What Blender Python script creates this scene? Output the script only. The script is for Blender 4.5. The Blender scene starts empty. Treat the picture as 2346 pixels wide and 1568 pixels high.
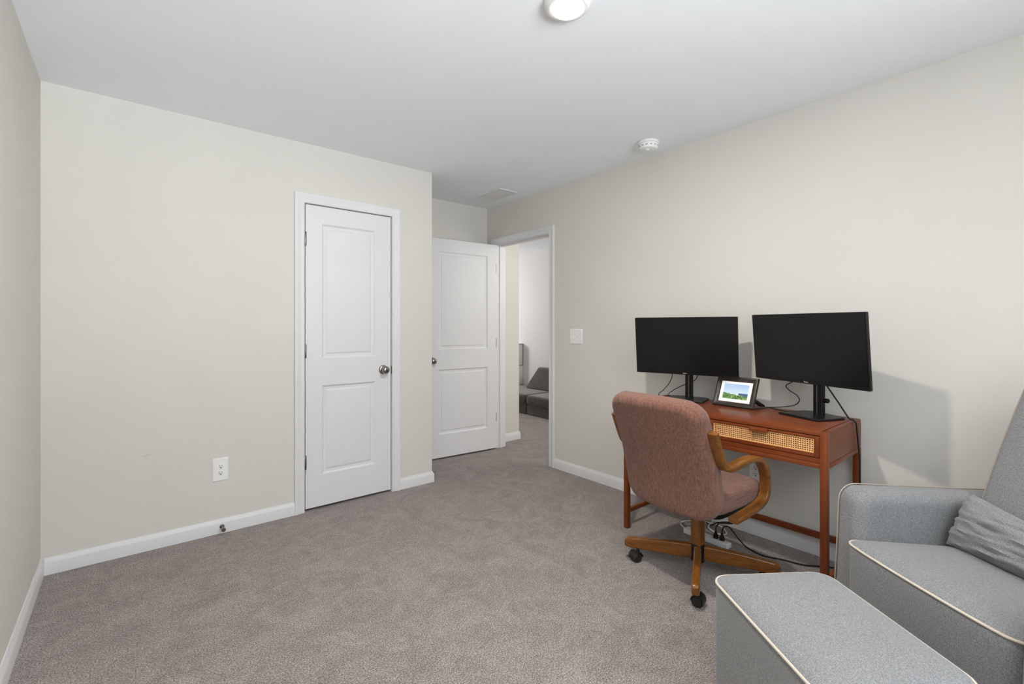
import bpy, bmesh, math, random
from mathutils import Vector, Matrix, noise as mnoise
random.seed(7)
PI = math.pi
scene = bpy.context.scene
COL = scene.collection

# ------------------------------------------------------------------ camera
W_PX, H_PX, F_PX, CY_PX = 2346.0, 1568.0, 1066.45, 747.8
YAW = 0.68887
cam_data = bpy.data.cameras.new('camera')
cam_data.sensor_fit = 'HORIZONTAL'
cam_data.sensor_width = 36.0
cam_data.lens = F_PX / W_PX * 36.0
cam_data.shift_y = -(H_PX / 2 - CY_PX) / W_PX
cam_data.clip_start = 0.02
cam = bpy.data.objects.new('camera', cam_data)
COL.objects.link(cam)
cam.location = (0.0, 0.0, 1.2299)
cam.rotation_euler = (PI / 2, 0.0, -YAW)
scene.camera = cam

# ------------------------------------------------------------------ world, lights, exposure
scene.view_settings.view_transform = 'Standard'
scene.view_settings.look = 'None'
scene.view_settings.exposure = 0.23
scene.view_settings.gamma = 1.0
scene.view_settings.use_curve_mapping = False
scene.cycles.use_denoising = True
scene.cycles.max_bounces = 14
scene.cycles.diffuse_bounces = 10
scene.cycles.sample_clamp_indirect = 8.0

world = bpy.data.worlds.new('world')
scene.world = world
world.use_nodes = True
wn = world.node_tree
wn.nodes['Background'].inputs['Color'].default_value = (0.62, 0.78, 1.0, 1)
wn.nodes['Background'].inputs['Strength'].default_value = 1.0


def area(name, loc, rot, sx, sy, power, color, shape='RECTANGLE', spread=PI):
    l = bpy.data.lights.new(name, 'AREA')
    l.shape = shape
    l.size = sx
    l.size_y = sy
    l.energy = power
    l.color = color
    l.spread = spread
    o = bpy.data.objects.new(name, l)
    COL.objects.link(o)
    o.location = loc
    o.rotation_euler = rot
    return o


# daylight through the window in the wall behind the camera (just inside its panes)
area('window_daylight', (0.55, -1.985, 1.35), (math.radians(93), 0, math.radians(26)), 1.6, 1.25, 24.0, (0.89, 0.95, 1.0), spread=math.radians(150))
# added fill at the same window, tilted up to brighten the ceiling
area('ceiling_fill', (0.55, -1.96, 1.35), (math.radians(138), 0, math.radians(9)), 1.6, 1.2, 84.0, (0.93, 0.97, 1.0), spread=math.radians(110))
# added light out of view, brightening the next room
area('landing_fill', (3.9, 6.93, 1.55), (math.radians(90), 0, math.radians(-160)), 0.45, 0.9, 21.0, (1.0, 0.97, 0.93))
area('hall_fill', (4.2, 2.05, 1.9), (math.radians(90), 0, 0), 1.2, 0.9, 20.0, (1.0, 0.96, 0.90))  # second added fill, out of view in the hall
LAMP_W = 23.0

# ------------------------------------------------------------------ materials
MATS = {}


def new_mat(name):
    m = bpy.data.materials.new(name)
    m.use_nodes = True
    MATS[name] = m
    return m, m.node_tree, m.node_tree.nodes['Principled BSDF']


def N(nt, typ, **kw):
    n = nt.nodes.new(typ)
    for k, v in kw.items():
        if k.startswith('i_'):
            n.inputs[k[2:].replace('_', ' ')].default_value = v
        else:
            setattr(n, k, v)
    return n


def ramp(nt, stops, interp='LINEAR'):
    r = N(nt, 'ShaderNodeValToRGB')
    r.color_ramp.interpolation = interp
    el = r.color_ramp.elements
    while len(el) > 1:
        el.remove(el[-1])
    el[0].position, el[0].color = stops[0][0], (*stops[0][1], 1)
    for p, c in stops[1:]:
        e = el.new(p)
        e.color = (*c, 1)
    return r


def plain(name, col, rough=0.5, spec=0.5, metal=0.0, noise_amt=0.04, scale=40.0, bump=0.0, coat=0.0):
    m, nt, b = new_mat(name)
    tc = N(nt, 'ShaderNodeTexCoord')
    n = N(nt, 'ShaderNodeTexNoise', i_Scale=scale, i_Detail=3.0)
    nt.links.new(tc.outputs['Object'], n.inputs['Vector'])
    lo = tuple(max(0, c * (1 - noise_amt)) for c in col)
    hi = tuple(min(1, c * (1 + noise_amt)) for c in col)
    r = ramp(nt, [(0.3, lo), (0.7, hi)])
    nt.links.new(n.outputs['Fac'], r.inputs['Fac'])
    nt.links.new(r.outputs['Color'], b.inputs['Base Color'])
    b.inputs['Roughness'].default_value = rough
    b.inputs['Specular IOR Level'].default_value = spec
    b.inputs['Metallic'].default_value = metal
    b.inputs['Coat Weight'].default_value = coat
    b.inputs['Coat Roughness'].default_value = 0.12
    if bump:
        bp = N(nt, 'ShaderNodeBump', i_Strength=bump, i_Distance=0.001)
        nt.links.new(n.outputs['Fac'], bp.inputs['Height'])
        nt.links.new(bp.outputs['Normal'], b.inputs['Normal'])
    return m


plain('wall_paint', (0.650, 0.632, 0.590), 0.75, 0.25, noise_amt=0.012, scale=3.0)
plain('ceiling_paint', (0.850, 0.875, 0.905), 0.9, 0.1, noise_amt=0.008, scale=4.0)
plain('loft_paint', (0.76, 0.76, 0.765), 0.85, 0.2, noise_amt=0.01, scale=4.0)
plain('white_trim', (0.70, 0.70, 0.71), 0.42, 0.35, noise_amt=0.01, scale=8.0)
plain('white_plastic', (0.80, 0.80, 0.80), 0.35, 0.5, noise_amt=0.01)
plain('dark_slot', (0.02, 0.02, 0.02), 0.7, 0.2)
plain('slot_grey', (0.16, 0.16, 0.16), 0.7, 0.2)
plain('scuff_grey', (0.40, 0.385, 0.355), 0.8, 0.2)
plain('nickel', (0.30, 0.285, 0.265), 0.22, 0.5, metal=1.0, noise_amt=0.05)
plain('hinge_metal', (0.19, 0.18, 0.17), 0.38, 0.5, metal=1.0, noise_amt=0.08)
plain('black_plastic', (0.006, 0.006, 0.006), 0.34, 0.28, noise_amt=0.1)
plain('black_satin', (0.007, 0.007, 0.008), 0.30, 0.32, noise_amt=0.1)
plain('black_rubber', (0.010, 0.010, 0.010), 0.55, 0.35, noise_amt=0.1)
plain('caster_black', (0.010, 0.0095, 0.009), 0.42, 0.5, noise_amt=0.1)
plain('logo_white', (0.75, 0.75, 0.75), 0.5, 0.3)
plain('cord_white', (0.70, 0.70, 0.70), 0.45, 0.4, noise_amt=0.02)
plain('espresso_wood', (0.030, 0.019, 0.014), 0.42, 0.5, noise_amt=0.35, scale=60.0)
plain('chrome', (0.70, 0.70, 0.70), 0.12, 0.5, metal=1.0)
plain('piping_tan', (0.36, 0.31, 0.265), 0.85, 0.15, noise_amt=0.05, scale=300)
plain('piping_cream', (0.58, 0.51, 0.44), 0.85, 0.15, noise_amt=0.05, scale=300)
plain('box_white', (0.62, 0.62, 0.61), 0.8, 0.2, noise_amt=0.02)
plain('box_trim', (0.30, 0.245, 0.20), 0.7, 0.2, noise_amt=0.05)

# window pane: clear thin glass
m, nt, b = new_mat('window_glass')
tr = N(nt, 'ShaderNodeBsdfTransparent')
gl = N(nt, 'ShaderNodeBsdfGlossy', i_Roughness=0.02)
mx = N(nt, 'ShaderNodeMixShader', i_Fac=0.06)
nt.links.new(tr.outputs[0], mx.inputs[1])
nt.links.new(gl.outputs[0], mx.inputs[2])
nt.links.new(mx.outputs[0], nt.nodes['Material Output'].inputs['Surface'])

# lamp lens
m, nt, b = new_mat('lamp_lens')
b.inputs['Base Color'].default_value = (0.9, 0.9, 0.88, 1)
b.inputs['Emission Color'].default_value = (1.0, 0.95, 0.87, 1)
b.inputs['Emission Strength'].default_value = 6.0

# monitor screens
m, nt, b = new_mat('screen_off')
b.inputs['Base Color'].default_value = (0.006, 0.006, 0.006, 1)
b.inputs['Roughness'].default_value = 0.27
b.inputs['Specular IOR Level'].default_value = 0.30

# carpet
m, nt, b = new_mat('carpet')
tc = N(nt, 'ShaderNodeTexCoord')
fine = N(nt, 'ShaderNodeTexNoise', i_Scale=185.0, i_Detail=4.0, i_Roughness=0.65)
mid = N(nt, 'ShaderNodeTexNoise', i_Scale=42.0, i_Detail=3.0)
big = N(nt, 'ShaderNodeTexNoise', i_Scale=6.0, i_Detail=8.0, i_Roughness=0.68, i_Distortion=1.2)
for q in (fine, mid, big):
    nt.links.new(tc.outputs['Object'], q.inputs['Vector'])
r1 = ramp(nt, [(0.33, (0.098, 0.080, 0.074)), (0.5, (0.262, 0.228, 0.215)), (0.67, (0.51, 0.46, 0.437))])
nt.links.new(fine.outputs['Fac'], r1.inputs['Fac'])
r2 = ramp(nt, [(0.36, (0.87, 0.865, 0.86)), (0.64, (1.17, 1.165, 1.16))])
nt.links.new(big.outputs['Fac'], r2.inputs['Fac'])
mul = N(nt, 'ShaderNodeMix', data_type='RGBA', blend_type='MULTIPLY')
mul.inputs['Factor'].default_value = 1.0
nt.links.new(r1.outputs['Color'], mul.inputs[6])
nt.links.new(r2.outputs['Color'], mul.inputs[7])
r3 = ramp(nt, [(0.3, (0.90, 0.89, 0.89)), (0.7, (1.08, 1.08, 1.08))])
nt.links.new(mid.outputs['Fac'], r3.inputs['Fac'])
mul2 = N(nt, 'ShaderNodeMix', data_type='RGBA', blend_type='MULTIPLY')
mul2.inputs['Factor'].default_value = 1.0
nt.links.new(mul.outputs[2], mul2.inputs[6])
nt.links.new(r3.outputs['Color'], mul2.inputs[7])
nt.links.new(mul2.outputs[2], b.inputs['Base Color'])
b.inputs['Roughness'].default_value = 1.0
b.inputs['Specular IOR Level'].default_value = 0.05
b.inputs['Sheen Weight'].default_value = 0.15
bp = N(nt, 'ShaderNodeBump', i_Strength=0.55, i_Distance=0.007)
nt.links.new(fine.outputs['Fac'], bp.inputs['Height'])
bp2 = N(nt, 'ShaderNodeBump', i_Strength=0.35, i_Distance=0.02)
nt.links.new(mid.outputs['Fac'], bp2.inputs['Height'])
nt.links.new(bp.outputs['Normal'], bp2.inputs['Normal'])
nt.links.new(bp2.outputs['Normal'], b.inputs['Normal'])


def fabric(name, stops, scale=(1, 1, 1), nscale=260.0, bump=0.5, sheen=0.2, streak=None):
    m, nt, b = new_mat(name)
    tc = N(nt, 'ShaderNodeTexCoord')
    mp = N(nt, 'ShaderNodeMapping')
    mp.inputs['Scale'].default_value = scale
    nt.links.new(tc.outputs['Object'], mp.inputs['Vector'])
    n = N(nt, 'ShaderNodeTexNoise', i_Scale=nscale, i_Detail=3.0, i_Roughness=0.7)
    nt.links.new(mp.outputs['Vector'], n.inputs['Vector'])
    r = ramp(nt, stops)
    nt.links.new(n.outputs['Fac'], r.inputs['Fac'])
    out = r.outputs['Color']
    if streak:
        mp2 = N(nt, 'ShaderNodeMapping')
        mp2.inputs['Scale'].default_value = streak
        nt.links.new(tc.outputs['Object'], mp2.inputs['Vector'])
        n3 = N(nt, 'ShaderNodeTexNoise', i_Scale=170.0, i_Detail=4.0, i_Roughness=0.65)
        nt.links.new(mp2.outputs['Vector'], n3.inputs['Vector'])
        r3_ = ramp(nt, [(0.30, (0.66, 0.64, 0.63)), (0.70, (1.34, 1.34, 1.35))])
        nt.links.new(n3.outputs['Fac'], r3_.inputs['Fac'])
        mm = N(nt, 'ShaderNodeMix', data_type='RGBA', blend_type='MULTIPLY')
        mm.inputs['Factor'].default_value = 1.0
        nt.links.new(out, mm.inputs[6])
        nt.links.new(r3_.outputs['Color'], mm.inputs[7])
        out = mm.outputs[2]
    nt.links.new(out, b.inputs['Base Color'])
    b.inputs['Roughness'].default_value = 0.95
    b.inputs['Specular IOR Level'].default_value = 0.1
    b.inputs['Sheen Weight'].default_value = sheen
    bp = N(nt, 'ShaderNodeBump', i_Strength=bump, i_Distance=0.002)
    nt.links.new(n.outputs['Fac'], bp.inputs['Height'])
    nt.links.new(bp.outputs['Normal'], b.inputs['Normal'])
    return m


fabric('grey_heather', [(0.30, (0.130, 0.129, 0.131)), (0.5, (0.216, 0.217, 0.222)), (0.70, (0.33, 0.332, 0.34))], nscale=330.0)
fabric('chair_tweed', [(0.28, (0.090, 0.040, 0.028)), (0.5, (0.195, 0.090, 0.063)), (0.74, (0.35, 0.195, 0.142))],
       scale=(1, 1, 0.5), nscale=520.0, bump=0.9, streak=(1, 1, 0.07))
fabric('chair_tweed_seat', [(0.28, (0.090, 0.040, 0.028)), (0.5, (0.195, 0.090, 0.063)), (0.74, (0.35, 0.195, 0.142))],
       scale=(0.5, 1, 1), nscale=520.0, bump=0.9, streak=(0.07, 1, 1))
fabric('couch_suede', [(0.3, (0.048, 0.038, 0.031)), (0.7, (0.088, 0.072, 0.059))], nscale=26.0, bump=0.1, sheen=0.5)


def wood(name, dark, light, axis='Y', rough=0.38, coat=0.10, wave=14.0, stretch=0.12):
    m, nt, b = new_mat(name)
    tc = N(nt, 'ShaderNodeTexCoord')
    mp = N(nt, 'ShaderNodeMapping')
    sc = {'X': (stretch, 1, 1), 'Y': (1, stretch, 1), 'Z': (1, 1, stretch)}[axis]
    mp.inputs['Scale'].default_value = sc
    nt.links.new(tc.outputs['Object'], mp.inputs['Vector'])
    n1 = N(nt, 'ShaderNodeTexNoise', i_Scale=wave * 6, i_Detail=5.0, i_Roughness=0.6, i_Distortion=0.4)
    n2 = N(nt, 'ShaderNodeTexNoise', i_Scale=wave, i_Detail=2.0)
    nt.links.new(mp.outputs['Vector'], n1.inputs['Vector'])
    nt.links.new(mp.outputs['Vector'], n2.inputs['Vector'])
    ad = N(nt, 'ShaderNodeMath', operation='MULTIPLY_ADD')
    ad.inputs[1].default_value = 0.55
    nt.links.new(n1.outputs['Fac'], ad.inputs[0])
    m2 = N(nt, 'ShaderNodeMath', operation='MULTIPLY')
    m2.inputs[1].default_value = 0.45
    nt.links.new(n2.outputs['Fac'], m2.inputs[0])
    nt.links.new(m2.outputs[0], ad.inputs[2])
    r = ramp(nt, [(0.34, dark), (0.66, light)])
    nt.links.new(ad.outputs[0], r.inputs['Fac'])
    nt.links.new(r.outputs['Color'], b.inputs['Base Color'])
    b.inputs['Roughness'].default_value = rough
    b.inputs['Coat Weight'].default_value = coat
    b.inputs['Coat Roughness'].default_value = 0.12
    b.inputs['Specular IOR Level'].default_value = 0.2
    bp = N(nt, 'ShaderNodeBump', i_Strength=0.12, i_Distance=0.001)
    nt.links.new(n1.outputs['Fac'], bp.inputs['Height'])
    nt.links.new(bp.outputs['Normal'], b.inputs['Normal'])
    return m


CH_D, CH_L = (0.135, 0.028, 0.008), (0.215, 0.053, 0.015)
wood('cherry_y', CH_D, CH_L, 'Y')
wood('cherry_x', CH_D, CH_L, 'X')
wood('cherry_z', CH_D, CH_L, 'Z')
OK_D, OK_L = (0.105, 0.034, 0.006), (0.265, 0.098, 0.017)
wood('oak_x', OK_D, OK_L, 'X', 0.28, 0.5, wave=34, stretch=0.16)
wood('oak_y', OK_D, OK_L, 'Y', 0.28, 0.5, wave=34, stretch=0.16)
wood('oak_z', OK_D, OK_L, 'Z', 0.28, 0.5, wave=34, stretch=0.16)
plain('cane', (0.74, 0.41, 0.17), 0.55, 0.3, noise_amt=0.12, scale=90.0)
plain('cane_back', (0.055, 0.022, 0.010), 0.8, 0.1)


# ------------------------------------------------------------------ object helpers
def tag(o, label=None, cat=None, group=None, kind=None):
    if label:
        o['label'] = label
    if cat:
        o['category'] = cat
    if group:
        o['group'] = group
    if kind:
        o['kind'] = kind
    return o


def thing(name, label, cat, loc=(0, 0, 0), rotz=0.0, group=None):
    o = bpy.data.objects.new(name, None)
    o.empty_display_size = 0.1
    COL.objects.link(o)
    o.location = loc
    o.rotation_euler = (0, 0, rotz)
    return tag(o, label, cat, group)


def obj(name, bm, mat, parent=None, sharp=35.0, loc=None, rot=None, label=None, flip=True):
    if flip:
        bmesh.ops.recalc_face_normals(bm, faces=bm.faces[:])
    me = bpy.data.meshes.new(name)
    bm.to_mesh(me)
    bm.free()
    for p in me.polygons:
        p.use_smooth = True
    me.set_sharp_from_angle(angle=math.radians(sharp))
    ms = mat if isinstance(mat, (list, tuple)) else [mat]
    for q in ms:
        me.materials.append(MATS[q])
    o = bpy.data.objects.new(name, me)
    COL.objects.link(o)
    if parent is not None:
        o.parent = parent
    if loc:
        o.location = loc
    if rot:
        o.rotation_euler = rot
    if label:
        o['label'] = label
    return o


def BM():
    return bmesh.new()


def box(bm, x0, x1, y0, y1, z0, z1, bev=0.0, seg=2, mi=0):
    vs = [bm.verts.new((x, y, z)) for x in (x0, x1) for y in (y0, y1) for z in (z0, z1)]
    fs = []
    for f in ((0, 1, 3, 2), (4, 6, 7, 5), (0, 4, 5, 1), (2, 3, 7, 6), (0, 2, 6, 4), (1, 5, 7, 3)):
        fc = bm.faces.new([vs[i] for i in f])
        fc.material_index = mi
        fs.append(fc)
    if bev:
        bmesh.ops.recalc_face_normals(bm, faces=fs)
        es = list({e for f in fs for e in f.edges})
        bmesh.ops.bevel(bm, geom=es, offset=bev, segments=seg, affect='EDGES', profile=0.5)
    return bm


def loft(bm, rings, close=True, cap=True, mi=0):
    """rings: list of equal-length point lists"""
    vr = [[bm.verts.new(p) for p in r] for r in rings]
    n = len(vr[0])
    for a, b2 in zip(vr[:-1], vr[1:]):
        for i in range(n if close else n - 1):
            j = (i + 1) % n
            f = bm.faces.new((a[i], a[j], b2[j], b2[i]))
            f.material_index = mi
    if cap and close:
        for r in (vr[0], vr[-1]):
            try:
                f = bm.faces.new(r)
                f.material_index = mi
            except ValueError:
                pass
    return vr


def lathe(bm, prof, n=32, axis='Z', o=(0, 0, 0), cap=True):
    rings = []
    for rr, h in prof:
        ring = []
        for i in range(n):
            a = 2 * PI * i / n
            c, s = rr * math.cos(a), rr * math.sin(a)
            if axis == 'Z':
                p = (o[0] + c, o[1] + s, o[2] + h)
            elif axis == 'Y':
                p = (o[0] + c, o[1] + h, o[2] + s)
            else:
                p = (o[0] + h, o[1] + c, o[2] + s)
            ring.append(p)
        rings.append(ring)
    loft(bm, rings, True, cap)


def spline(pts, n=8, closed=False):
    P = [Vector(p) for p in pts]
    out = []
    L = len(P)
    segs = L if closed else L - 1
    for i in range(segs):
        if closed:
            p0, p1, p2, p3 = P[(i - 1) % L], P[i], P[(i + 1) % L], P[(i + 2) % L]
        else:
            p1, p2 = P[i], P[i + 1]
            p0 = P[i - 1] if i > 0 else p1 * 2 - p2
            p3 = P[i + 2] if i + 2 < L else p2 * 2 - p1
        for k in range(n):
            t = k / n
            out.append(0.5 * ((2 * p1) + (p2 - p0) * t + (2 * p0 - 5 * p1 + 4 * p2 - p3) * t * t + (3 * p1 - p0 - 3 * p2 + p3) * t ** 3))
    if not closed:
        out.append(P[-1].copy())
    return out


def tube(bm, pts, rad, n=8, closed=False, mi=0):
    P = [Vector(p) for p in pts]
    L = len(P)
    rings = []
    up = Vector((0, 0, 1))
    prev = None
    for i in range(L):
        a = P[(i - 1) % L] if (closed or i > 0) else P[i]
        c = P[(i + 1) % L] if (closed or i < L - 1) else P[i]
        t = (c - a)
        if t.length < 1e-9:
            t = Vector((0, 0, 1))
        t.normalize()
        if prev is None:
            u = t.cross(up)
            if u.length < 1e-3:
                u = t.cross(Vector((1, 0, 0)))
            u.normalize()
        else:
            u = prev - t * prev.dot(t)
            if u.length < 1e-6:
                u = t.cross(up)
            u.normalize()
        prev = u
        v = t.cross(u)
        rr = rad(i / max(1, L - 1)) if callable(rad) else rad
        rings.append([P[i] + (u * math.cos(2 * PI * k / n) + v * math.sin(2 * PI * k / n)) * rr for k in range(n)])
    if closed:
        rings.append(rings[0])
        vr = [[bm.verts.new(p) for p in r] for r in rings[:-1]]
        for i in range(L):
            A, B = vr[i], vr[(i + 1) % L]
            for k in range(n):
                j = (k + 1) % n
                bm.faces.new((A[k], A[j], B[j], B[k])).material_index = mi
    else:
        loft(bm, rings, True, True, mi)


def ribbon(bm, path, y0, y1, th, rnd=0.006):
    """path: (x, z) points in a plane; ribbon of thickness th spanning y0..y1, rounded edges"""
    P = [Vector((p[0], p[1])) for p in path]
    rings = []
    for i in range(len(P)):
        a = P[max(0, i - 1)]
        c = P[min(len(P) - 1, i + 1)]
        t = (c - a).normalized()
        nrm = Vector((-t.y, t.x))
        prof = []
        h, w = th / 2, (y1 - y0) / 2
        yc = (y0 + y1) / 2
        for sx, sy in ((1, 1), (1, -1), (-1, -1), (-1, 1)):
            a0 = {(1, 1): 0, (1, -1): -PI / 2, (-1, -1): PI, (-1, 1): PI / 2}[(sx, sy)]
            for k in range(4):
                # order corners clockwise
                ang = {(1, 1): PI / 2 - k * PI / 6, (1, -1): -k * PI / 6, (-1, -1): -PI / 2 - k * PI / 6, (-1, 1): PI - k * PI / 6}[(sx, sy)]
                prof.append((sx * (w - rnd) + rnd * math.cos(ang), sy * (h - rnd) + rnd * math.sin(ang)))
        rings.append([(P[i].x + nrm.x * q[1], yc + q[0], P[i].y + nrm.y * q[1]) for q in prof])
    loft(bm, rings, True, True)


def rrect(hw, hh, r, n=8, cx=0.0, cy=0.0):
    pts = []
    for sx, sy, a0 in ((1, 1, 0), (-1, 1, PI / 2), (-1, -1, PI), (1, -1, 3 * PI / 2)):
        for k in range(n + 1):
            a = a0 + (PI / 2) * k / n
            pts.append((cx + sx * (hw - r) + r * math.cos(a), cy + sy * (hh - r) + r * math.sin(a)))
    return pts


def densify(pts, step):
    out = []
    L = len(pts)
    for i in range(L):
        a, c = Vector(pts[i]), Vector(pts[(i + 1) % L])
        k = max(1, int(math.ceil((c - a).length / step)))
        for j in range(k):
            out.append(tuple(a.lerp(c, j / k)))
    return out


def rounded_box(bm, hx, hy, hz, r, n=10, fn=None):
    """box with rounded edges on a cube grid; fn(Vector)->Vector deforms"""
    def axis_pts(h):
        inner = h - r
        e = [-h + r * (1 - math.cos(PI / 2 * k / 4)) for k in range(0, 4)]
        mid = [-inner + 2 * inner * k / n for k in range(n + 1)]
        return e + mid + [-v for v in reversed(e)]
    ax = [axis_pts(h) for h in (hx, hy, hz)]
    H = (hx, hy, hz)
    cache = {}

    def vert(i, j, k):
        key = (i, j, k)
        if key not in cache:
            p = Vector((ax[0][i], ax[1][j], ax[2][k]))
            c = Vector([max(-(H[d] - r), min(H[d] - r, p[d])) for d in range(3)])
            dvec = p - c
            if dvec.length > 1e-9:
                # map cube-corner region onto sphere
                m = max(abs(dvec.x), abs(dvec.y), abs(dvec.z))
                dv = dvec.normalized() * (r * (m / r) if m < r - 1e-9 else r)
                p = c + dv.normalized() * r if m >= r - 1e-6 else c + dv
            if fn:
                p = fn(p)
            cache[key] = bm.verts.new(p)
        return cache[key]
    L = [len(a) for a in ax]
    for d in range(3):
        d1, d2 = (d + 1) % 3, (d + 2) % 3
        for side in (0, L[d] - 1):
            for a in range(L[d1] - 1):
                for b2 in range(L[d2] - 1):
                    q = []
                    for (u, v) in ((0, 0), (1, 0), (1, 1), (0, 1)):
                        idx = [0, 0, 0]
                        idx[d] = side
                        idx[d1] = a + u
                        idx[d2] = b2 + v
                        q.append(vert(*idx))
                    if len(set(q)) == 4:
                        try:
                            bm.faces.new(q)
                        except ValueError:
                            pass


def fix(bm):
    bmesh.ops.remove_doubles(bm, verts=bm.verts[:], dist=0.0002)
    bmesh.ops.dissolve_degenerate(bm, edges=bm.edges[:], dist=0.0001)
    return bm


def sweep2d(bm, path, prof, closed=False):
    """sweep a profile along a 2-D path on the floor plan with mitred corners.
    prof points: (offset to the left of travel, z)"""
    P = [Vector((p[0], p[1])) for p in path]
    rings = []
    for i in range(len(P)):
        if i == 0:
            t = (P[1] - P[0]).normalized()
            m = Vector((-t.y, t.x))
            k = 1.0
        elif i == len(P) - 1:
            t = (P[-1] - P[-2]).normalized()
            m = Vector((-t.y, t.x))
            k = 1.0
        else:
            t1 = (P[i] - P[i - 1]).normalized()
            t2 = (P[i + 1] - P[i]).normalized()
            n1, n2 = Vector((-t1.y, t1.x)), Vector((-t2.y, t2.x))
            m = (n1 + n2).normalized()
            k = 1.0 / max(0.2, m.dot(n1))
        rings.append([(P[i].x + m.x * o * k, P[i].y + m.y * o * k, z) for o, z in prof])
    loft(bm, rings, True, True)


def struct(name, bm, mat, label, cat, sharp=30.0):
    o = obj(name, bm, mat, None, sharp)
    return tag(o, label, cat, None, 'structure')


# ------------------------------------------------------------------ room dimensions
XL, XR = -0.335, 2.859           # left wall, desk wall
YA, YB = 3.244, 3.876            # closet wall, recess wall
XC = 1.851                       # outer corner of the closet
HC = 2.44
YF = -2.00                       # wall behind the camera
TW = 0.115
XH = 3.29                        # end of the recess wall in the hall
DY0, DY1, DH = 2.957, 3.722, 2.045   # entry door opening in the desk wall
CX0, CX1, CH = 0.900, 1.507, 2.042   # closet door opening

# floor, ceiling (one continuous carpet through the doorway)
bm = BM()
box(bm, XL - 0.2, 5.2, YF - 0.2, 7.3, -0.10, 0.0)
struct('floor', bm, 'carpet', 'taupe grey cut pile carpet covering the whole floor', 'floor')
bm = BM()
box(bm, XL - 0.2, 5.2, YF - 0.2, 7.3, HC, HC + 0.12)
struct('ceiling', bm, 'ceiling_paint', 'flat white painted ceiling', 'ceiling')
# walls
bm = BM()
box(bm, XL - TW, XL, YF - TW, YB + TW, 0, HC)
struct('wall_left', bm, 'wall_paint', 'narrow strip of greige wall at the left edge', 'wall')
bm = BM()
box(bm, XL, CX0 - 0.02, YA, YA + TW, 0, HC)
box(bm, CX1 + 0.02, XC, YA, YA + TW, 0, HC)
box(bm, CX0 - 0.02, CX1 + 0.02, YA, YA + TW, CH + 0.02, HC)
box(bm, XC - TW, XC, YA + TW, YB, 0, HC)
wc = struct('wall_closet', bm, 'wall_paint', 'greige wall holding the narrow closet door', 'wall')
bm = BM()
loft(bm, [[(0.058, YA - 0.0004, 0.516), (0.058, YA - 0.0004, 0.5175), (0.058, YA + 0.001, 0.5175)], [(0.080, YA - 0.0004, 0.5195), (0.080, YA - 0.0004, 0.522), (0.080, YA + 0.001, 0.522)],
          [(0.092, YA - 0.0004, 0.5215), (0.092, YA - 0.0004, 0.524), (0.092, YA + 0.001, 0.524)]], True, True)
obj('scuff_mark', bm, 'scuff_grey', wc)
bm = BM()
box(bm, XL, XH, YB, YB + TW, 0, HC)
struct('wall_back', bm, 'wall_paint', 'greige wall behind the open entry door, continuing into the hall', 'wall')
bm = BM()
box(bm, XR, XR + TW, YF - TW, DY0 - 0.02, 0, HC)
box(bm, XR, XR + TW, DY1 + 0.02, YB, 0, HC)
box(bm, XR, XR + TW, DY0 - 0.02, DY1 + 0.02, DH + 0.02, HC)
struct('wall_right', bm, 'wall_paint', 'long greige wall behind the desk with the doorway', 'wall')
WX0, WX1, WZ0, WZ1 = -0.26, 1.36, 0.70, 2.0
bm = BM()
box(bm, XL, WX0, YF - TW, YF, 0, HC)
box(bm, WX1, XR, YF - TW, YF, 0, HC)
box(bm, WX0, WX1, YF - TW, YF, 0, WZ0)
box(bm, WX0, WX1, YF - TW, YF, WZ1, HC)
struct('wall_front', bm, 'wall_paint', 'greige window wall behind the camera', 'wall')
# window in that wall
bm = BM()
for (x0, x1, z0, z1) in ((WX0, WX0 + .04, WZ0, WZ1), (WX1 - .04, WX1, WZ0, WZ1), (WX0 + .04, WX1 - .04, WZ0, WZ0 + .04), (WX0 + .04, WX1 - .04, WZ1 - .04, WZ1), (0.53, 0.57, WZ0 + .04, WZ1 - .04)):
    box(bm, x0, x1, YF - 0.09, YF - 0.045, z0, z1)
wnd = struct('window_1', bm, 'white_trim', 'white framed window behind the camera', 'window')
bm = BM()
box(bm, WX0 + .04, WX1 - .04, YF - 0.07, YF - 0.066, WZ0 + .04, WZ1 - .04)
obj('pane', bm, 'window_glass', wnd)
# next room (landing beyond the doorway)
bm = BM()
box(bm, 5.0, 5.12, 1.8, 7.12, 0, HC)
struct('wall_landing', bm, 'loft_paint', 'pale wall of the room seen through the doorway', 'wall')
bm = BM()
box(bm, XR + TW, 5.0, 1.8, 1.9, 0, HC)
struct('wall_hall', bm, 'wall_paint', 'hall wall out of sight beyond the doorway', 'wall')
bm = BM()
box(bm, 2.1, 5.0, 7.0, 7.12, 0, HC)
box(bm, 2.0, 2.1, YB + TW, 7.12, 0, HC)
struct('wall_far', bm, 'loft_paint', 'far walls of the next room out of sight', 'wall')

# ------------------------------------------------------------------ trim
BASE = [(0, 0), (0, 0.083), (0.004, 0.083), (0.006, 0.076), (0.012, 0.064), (0.0135, 0.058), (0.0135, 0.0)]


def baseboard(name, path, label):
    bm = BM()
    sweep2d(bm, path, BASE)
    return struct(name, bm, 'white_trim', label, 'baseboard')


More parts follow.
